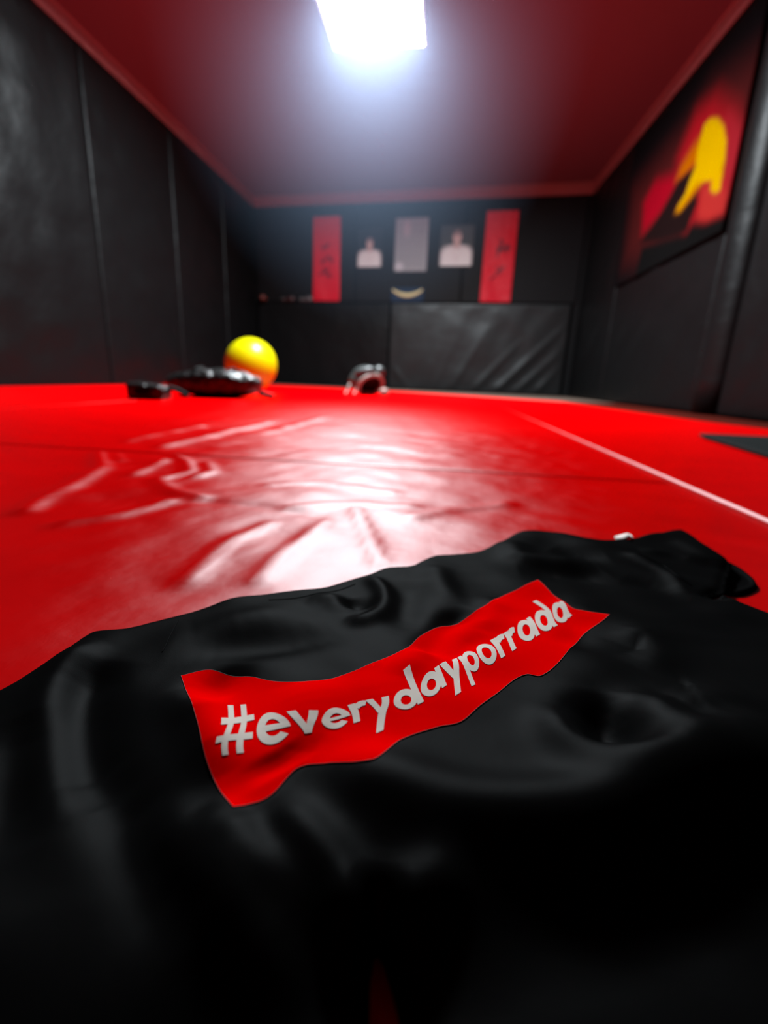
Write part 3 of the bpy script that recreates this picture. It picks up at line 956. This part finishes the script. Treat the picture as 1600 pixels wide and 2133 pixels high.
def rim_ring(dirv, cosang, k_, rad, name, m_):
    u_ = dirv.cross(Vector((0, 0, 1))).normalized(); v_ = dirv.cross(u_); sa = math.sqrt(1 - cosang ** 2); pts = []
    for t in np.linspace(0, 2 * math.pi, 41):
        d = dirv * cosang + (u_ * math.cos(t) + v_ * math.sin(t)) * sa
        p = hc + Vector((d.x * hrad[0], d.y * hrad[1], d.z * hrad[2])) * k_; p.z = max(p.z, rad + .001); pts.append(p)
    obj(name, *tube_vf(pts, rad, 10), m_, hg)
rim_ring(face_dir, 0.60, 0.95, 0.019, 'face_rim', 'glove_white')
rim_ring(neck_dir, 0.78, 0.94, 0.013, 'neck_rim', 'glove_black')
obj('ear_pad', *sphere_vf(hc + Vector((0.115, -0.02, 0.085)), (0.055, 0.05, 0.05), nu=22, nv=14), 'glove_black', hg)
obj('brow_pad', *sphere_vf(hc + Vector((0.0, -0.085, 0.075)), (0.095, 0.05, 0.042), Matrix.Rotation(math.radians(-14), 3, 'Y'), 24, 14, 0.85), 'glove_black', hg)
obj('chin_pad', *sphere_vf(hg0 + Vector((0.155, -0.09, 0.038)), (0.048, 0.04, 0.037), nu=20, nv=14), 'glove_tan', hg)
for dx in (-0.15, -0.075):
    pts = [hg0 + Vector((dx - 0.03 * t, -0.10 - 0.05 * t, 0.085 * (1 - t) ** 1.5 + 0.012)) for t in np.linspace(0, 1, 8)]
    obj('strap', *tube_vf(pts, 0.011, 8), 'glove_white', hg)

# gloves on the ledge of the low pads, left end of the back wall
for s, off, rz, body, cuff, label in [
    (0.14, 0.035, -80, 'glove_red', 'glove_black', 'dull red boxing glove at the left end of the wall ledge'),
    (0.50, 0.035, -10, 'glove_wine', 'glove_black', 'dark wine boxing glove in the middle of the wall ledge'),
    (0.80, 0.035, -10, 'glove_grey', 'glove_black', 'grey boxing glove on the ledge beside the left banner')]:
    p = back(s, 1.258, off)
    glove('boxing_glove', p, E3(0, 0, rz), 0.62, body, cuff, label, 'gloves on the wall ledge')


# ------------------------------------------------------------------ flat things on the back wall
def wall_sheet(name, s0, s1, z0, z1, colorfn, m, parent, thick=0.006, n=(40, 60), wave=None, off=0.002):
    us = np.linspace(0, 1, n[0]); vs_ = np.linspace(0, 1, n[1])
    U, V_ = [a.ravel() for a in np.meshgrid(us, vs_)]
    o_ = np.full(len(U), thick) if wave is None else thick + wave(U, V_)
    Sx = s0 + (s1 - s0) * U; Z = z0 + (z1 - z0) * V_
    fr = np.stack([LB[0] + DB[0] * Sx + NB[0] * (off + o_), LB[1] + DB[1] * Sx + NB[1] * (off + o_), Z], 1)
    bk = np.stack([LB[0] + DB[0] * Sx + NB[0] * off, LB[1] + DB[1] * Sx + NB[1] * off, Z], 1)
    if wave is not None: bk = fr - np.array([NB[0], NB[1], 0]) * thick
    V, Fc = slab_grid(fr, bk, *n)
    c = colorfn(U, V_); c = np.vstack([c, c])
    return obj(name, V, Fc, m, parent, colors=c)


def lerp(c, d, k): return c * (1 - k[:, None]) + np.array(d)[None, :] * k[:, None]


def brush(U, V_, strokes, asp):
    """soft brush strokes in (u, v*asp) space -> coverage"""
    P = np.stack([U, V_ * asp], 1); k = np.zeros(len(U))
    for pts, wid in strokes:
        d = poly_dist(P, [np.array(q) for q in pts]); k = np.maximum(k, np.clip((wid - d) / 0.03 + .5, 0, 1))
    return k


def banner(name, s0, s1, label, seed):
    g = empty(name, back((s0 + s1) / 2, 1.27, 0.012))
    tag(g, label, 'banner', 'red wall banners')
    rnd = random.Random(seed); st = []
    asp = 1.18 / (s1 - s0)
    for c in (0.36, 0.50, 0.62) if seed == 1 else (0.34, 0.55, 0.64):
        cy_ = c * asp
        for _ in range(5):
            a = (0.5 + rnd.uniform(-.2, .2), cy_ + rnd.uniform(-.16, .16)); b = (a[0] + rnd.uniform(-.2, .2), a[1] + rnd.uniform(-.16, .16))
            st.append(([a, ((a[0] + b[0]) / 2 + rnd.uniform(-.05, .05), (a[1] + b[1]) / 2), b], rnd.uniform(.02, .04)))

    def colr(U, V_):
        c = np.tile(np.array([[0.36, 0.001, 0.010]]), (len(U), 1))
        return lerp(c, (0.05, 0.002, 0.008), brush(U, V_, st, asp))
    wav = lambda U, V_: 0.010 * np.sin(V_ * 9 + U * 2 + seed) * (1 - V_) + 0.006 * np.sin(U * 7 + V_ * 5) * (1.1 - V_) + 0.012
    wall_sheet('cloth', s0, s1, 1.275, 2.44, colr, 'banner', g, thick=0.003, n=(40, 110), wave=wav, off=0.004)
    p0, p1 = back(s0 - .01, 2.445, .016), back(s1 + .01, 2.445, .016)
    obj('hanging_rod', *tube_vf([p0, p1], 0.008, 8), 'rod', g)


banner('wall_banner', 0.965, 1.395, 'red hanging banner with dark brush characters, left of the portraits', 1)
banner('wall_banner', 3.525, 3.955, 'red hanging banner with dark brush characters, right of the portraits', 2)


def portrait(s0, s1, z0, z1, label, bg, cx_, head, body):
    g = empty('portrait_photo', back((s0 + s1) / 2, z0, 0.0))
    tag(g, label, 'photograph', 'portraits on the end wall')
    asp = (z1 - z0) / (s1 - s0)

    def colr(U, V_):
        x = U - cx_; y = V_ * asp
        c = np.tile(np.array([bg]), (len(U), 1))
        k = np.clip(1.5 - ((x / body[0]) ** 4 + ((y - 0.10) / body[1]) ** 4) * 1.0, 0, 1)
        c = lerp(c, (0.40, 0.39, 0.38), k * (y > 0.02))
        k = np.clip((1.1 - np.hypot(x / .10, (y - head + .2) / .14)) * 4, 0, 1); c = lerp(c, (0.30, 0.22, 0.20), k)      # neck
        k = np.clip((1.05 - np.hypot(x / .135, (y - head) / .185)) * 6, 0, 1); c = lerp(c, (0.32, 0.23, 0.21), k)        # face
        k = np.clip((1.05 - np.hypot(x / .145, (y - head - .12) / .10)) * 5, 0, 1); c = lerp(c, (0.06, 0.05, 0.05), k * .6)  # hair
        k = np.clip((0.05 - np.abs(np.abs(x) - (y - .12) * .35)) * 20, 0, 1) * (y < head - .22) * (y > .12); c = lerp(c, (0.36, 0.33, 0.32), k)  # lapels
        return c
    wall_sheet('print', s0, s1, z0, z1, colr, 'paper', g, n=(60, 70))
    fr = [back(s0, z0, .006), back(s1, z0, .006), back(s1, z1, .006), back(s0, z1, .006), back(s0, z0, .006)]
    obj('frame', *tube_vf(fr, 0.006, 6), 'rod', g)


portrait(1.66, 2.04, 1.745, 2.26, 'portrait photo of person in white jacket beside the left banner', (0.012, 0.014, 0.016), 0.5, 0.86, (.47, .52))
portrait(2.90, 3.37, 1.745, 2.28, 'portrait photo of person in white jacket on grey ground beside the right banner', (0.035, 0.038, 0.036), 0.5, 0.82, (.48, .48))

sheet = empty('text_poster', back(2.475, 1.69, 0))
tag(sheet, 'tall pale grey printed notice between the two portraits', 'poster')


def sheet_col(U, V_):
    c = np.tile(np.array([[0.17, 0.175, 0.18]]), (len(U), 1))
    ln = (np.sin(V_ * 130) > 0.2) & (np.abs(U - .5) < .4) & (V_ < .9) & (V_ > .08)
    c = lerp(c, (0.10, 0.105, 0.11), ln * 0.8 * (0.6 + 0.4 * np.sin(U * 60 + V_ * 300)))
    k = np.clip(1.2 - np.hypot((U - .35) / .12, (V_ - .80) / .16), 0, 1); c = lerp(c, (0.25, 0.21, 0.22), np.clip(k * 2, 0, 1) * .7)
    k = np.clip(1.2 - np.hypot((U - .15) / .13, (V_ - .09) / .08), 0, 1); c = lerp(c, (0.27, 0.27, 0.28), np.clip(k * 3, 0, 1))
    return c


wall_sheet('print', 2.235, 2.715, 1.69, 2.39, sheet_col, 'paper', sheet, n=(60, 100))
bdg = empty('wall_emblem', back(2.45, 1.30, 0))
tag(bdg, 'dark blue emblem with a pale yellow crescent under the grey notice', 'emblem')


def bdg_col(U, V_): return np.tile(np.array([[0.012, 0.022, 0.04]]), (len(U), 1))


wall_sheet('plate', 2.20, 2.70, 1.268, 1.47, bdg_col, 'paper', bdg, n=(10, 6))
pts_o = []; pts_i = []
for t in np.linspace(-1, 1, 25):
    s_ = 2.45 + 0.225 * t; pts_o.append((s_, 1.335 + 0.085 * t * t)); pts_i.append((s_, 1.335 + 0.085 * t * t + 0.055 * (1.0 - 0.35 * t * t)))
V = [back(p[0], p[1], .011) for p in pts_o] + [back(p[0], p[1], .011) for p in pts_i] + [back(p[0], p[1], .007) for p in pts_o] + [back(p[0], p[1], .007) for p in pts_i]
Fc = [(i, i + 1, 26 + i, 25 + i) for i in range(24)] + [(i + 1, i, 50 + i, 51 + i) for i in range(24)] + [(25 + i, 26 + i, 76 + i, 75 + i) for i in range(24)]
M['crescent'] = mat('crescent_paint', (0.36, 0.31, 0.14), 0.5)
obj('crescent', V, Fc, 'crescent', bdg)

# ------------------------------------------------------------------ mural on the right wall
def rw(cxp, cyp):
    """crop position in the photograph -> (y, z) on the right wall"""
    d = AX @ np.array([1100 + cxp / 3.2 - 800.0, cyp / 3.2 - 1066.5, F_PX]); s = (XR - .03) / d[0]
    return (d[1] * s, d[2] * s + CAM_H)


MY0, MY1, MZ0, MZ1 = 3.84, 5.92, 1.20, 2.52
ny, nz = 150, 100
Yg, Zg = [a.ravel() for a in np.meshgrid(np.linspace(MY1, MY0, ny), np.linspace(MZ0, MZ1, nz))]
PW = np.stack([Yg, Zg], 1)
def layer(c, poly, rgb, soft, amt=1.0):
    k = smooth01(sdf(PW, [rw(*q) for q in poly]) / (soft / 760) * 0.5 + 0.5) * amt
    return lerp(c, rgb, k)


c = np.tile(np.array([[0.010, 0.008, 0.009]]), (len(Yg), 1))
c = layer(c, [(640, 1750), (700, 1250), (1000, 900), (1200, 600), (1420, 450), (1560, 350), (1500, 800), (1420, 1150), (1330, 1300), (1300, 1460), (1150, 1480), (1050, 1560), (800, 1720)], (0.085, 0.012, 0.012), 170)
c = layer(c, [(1000, 1300), (1000, 1050), (1120, 750), (1250, 640), (1380, 760), (1420, 950), (1370, 1150), (1330, 1290), (1280, 1440), (1190, 1490), (1130, 1440), (1060, 1530), (1150, 1250)], (0.46, 0.010, 0.018), 110)
c = layer(c, [(760, 1560), (770, 1350), (850, 1200), (1010, 1150), (960, 1290), (870, 1440)], (0.44, 0.004, 0.018), 60)
c = layer(c, [(1330, 760), (1430, 840), (1400, 1120), (1330, 1280), (1300, 1100), (1330, 950)], (0.40, 0.020, 0.030), 60)
c = layer(c, [(1130, 1460), (1160, 1240), (1290, 1200), (1330, 1290), (1300, 1430), (1190, 1480)], (0.50, 0.035, 0.030), 40)
c = layer(c, [(990, 1195), (1020, 1110), (1110, 960), (1160, 900), (1200, 1000), (1100, 1110), (1030, 1190)], (0.62, 0.16, 0.0), 50)
c = layer(c, [(1175, 830), (1215, 790), (1265, 788), (1305, 840), (1322, 940), (1312, 1080), (1290, 1180), (1278, 1270), (1245, 1290), (1215, 1265), (1225, 1205), (1170, 1210), (1120, 1260), (1070, 1330), (1020, 1410), (985, 1420), (1000, 1370), (1050, 1290), (1080, 1190), (1115, 1110), (1130, 1000)], (0.80, 0.50, 0.0), 16)
c = layer(c, [(1060, 1320), (1120, 1230), (1150, 1230), (1080, 1340), (1010, 1430), (970, 1430)], (0.60, 0.18, 0.0), 40)
c = layer(c, [(1060, 1150), (1115, 1110), (1080, 1195), (1040, 1300), (985, 1380), (975, 1430), (1010, 1420), (1075, 1345), (1120, 1290), (1130, 1350), (1080, 1470), (1060, 1540), (900, 1600), (740, 1620), (820, 1520), (900, 1400), (960, 1290), (1000, 1210)], (0.018, 0.009, 0.009), 22)
c = layer(c, [(1060, 1560), (1090, 1500), (1180, 1490), (1300, 1440), (1400, 1400), (1400, 1900), (700, 1900), (760, 1650)], (0.009, 0.009, 0.009), 30)
c = layer(c, [(1290, 1120), (1310, 1060), (1300, 1190)], (0.5, 0.2, 0.0), 20)
fr = np.stack([np.full(len(Yg), XR - .030), Yg, Zg], 1); bk = np.stack([np.full(len(Yg), XR - .012), Yg, Zg], 1)
V, Fc = slab_grid(fr, bk, ny, nz)
mural = empty('wall_mural', (XR - .02, (MY0 + MY1) / 2, MZ0))
tag(mural, 'painted mural of a yellow sun in a red sky on the right wall', 'mural')
c = c * 0.36
o = obj('canvas', V, Fc, 'mural', mural, colors=np.vstack([c, c]))

# ------------------------------------------------------------------ dark mat by the right wall
q4 = [(0.905, 1.785), (1.40, 1.81), (1.42, 1.05), (0.775, 1.05)]
bm = bmesh.new()
vs2 = [bm.verts.new((p[0], p[1], z)) for z in (0.004, 0.016) for p in q4]
for f in [(3, 2, 1, 0), (4, 5, 6, 7)] + [(i, (i + 1) % 4, 4 + (i + 1) % 4, 4 + i) for i in range(4)]: bm.faces.new([vs2[i] for i in f])
bmesh.ops.recalc_face_normals(bm, faces=bm.faces)
bmesh.ops.bevel(bm, geom=bm.edges[:], offset=0.004, segments=2, profile=.5, affect='EDGES')
o = obj('exercise_mat', *bm_vf(bm), 'mat_grey', None, smooth=False, base=(1.1, 1.4, 0.0))
tag(o, 'thin dark grey mat lying on the red floor at the right', 'mat')

# ------------------------------------------------------------------ added scattering volume that imitates lens glow round the lamp
HR, HD = 1.6, 2.15
hm = bpy.data.materials.new('added_glow'); hm.use_nodes = True; nt = hm.node_tree; nt.nodes.clear()
out = nt.nodes.new('ShaderNodeOutputMaterial'); vsn = nt.nodes.new('ShaderNodeVolumeScatter')
vsn.inputs['Color'].default_value = (0.52, 0.70, 1.0, 1); vsn.inputs['Anisotropy'].default_value = 0.3
tc = nt.nodes.new('ShaderNodeTexCoord'); mp = nt.nodes.new('ShaderNodeMapping'); mp.inputs['Scale'].default_value = (1 / HR, 1 / HR, 1 / HD)
gr = nt.nodes.new('ShaderNodeTexGradient'); gr.gradient_type = 'SPHERICAL'
pw = nt.nodes.new('ShaderNodeMath'); pw.operation = 'POWER'; pw.inputs[1].default_value = 0.8
ml = nt.nodes.new('ShaderNodeMath'); ml.operation = 'MULTIPLY'; ml.inputs[1].default_value = GLOW_DENSITY
nt.links.new(tc.outputs['Object'], mp.inputs['Vector']); nt.links.new(mp.outputs[0], gr.inputs[0]); nt.links.new(gr.outputs['Fac'], pw.inputs[0])
nt.links.new(pw.outputs[0], ml.inputs[0]); nt.links.new(ml.outputs[0], vsn.inputs['Density']); nt.links.new(vsn.outputs[0], out.inputs['Volume'])
M['added_glow'] = hm
V, Fc = sphere_vf((ctr[0], ctr[1], 0), (HR, HR, HD), nu=32, nv=20)
V = [(p[0], p[1], ZC - 0.022 + min(p[2], 0)) for p in V]
hz = obj('added_glow', V, Fc, 'added_glow', None, base=(ctr[0], ctr[1], ZC))
tag(hz, 'added bluish volume imitating lens glow below the bright ceiling panel', 'added_glow', kind='stuff')
clean_tags()
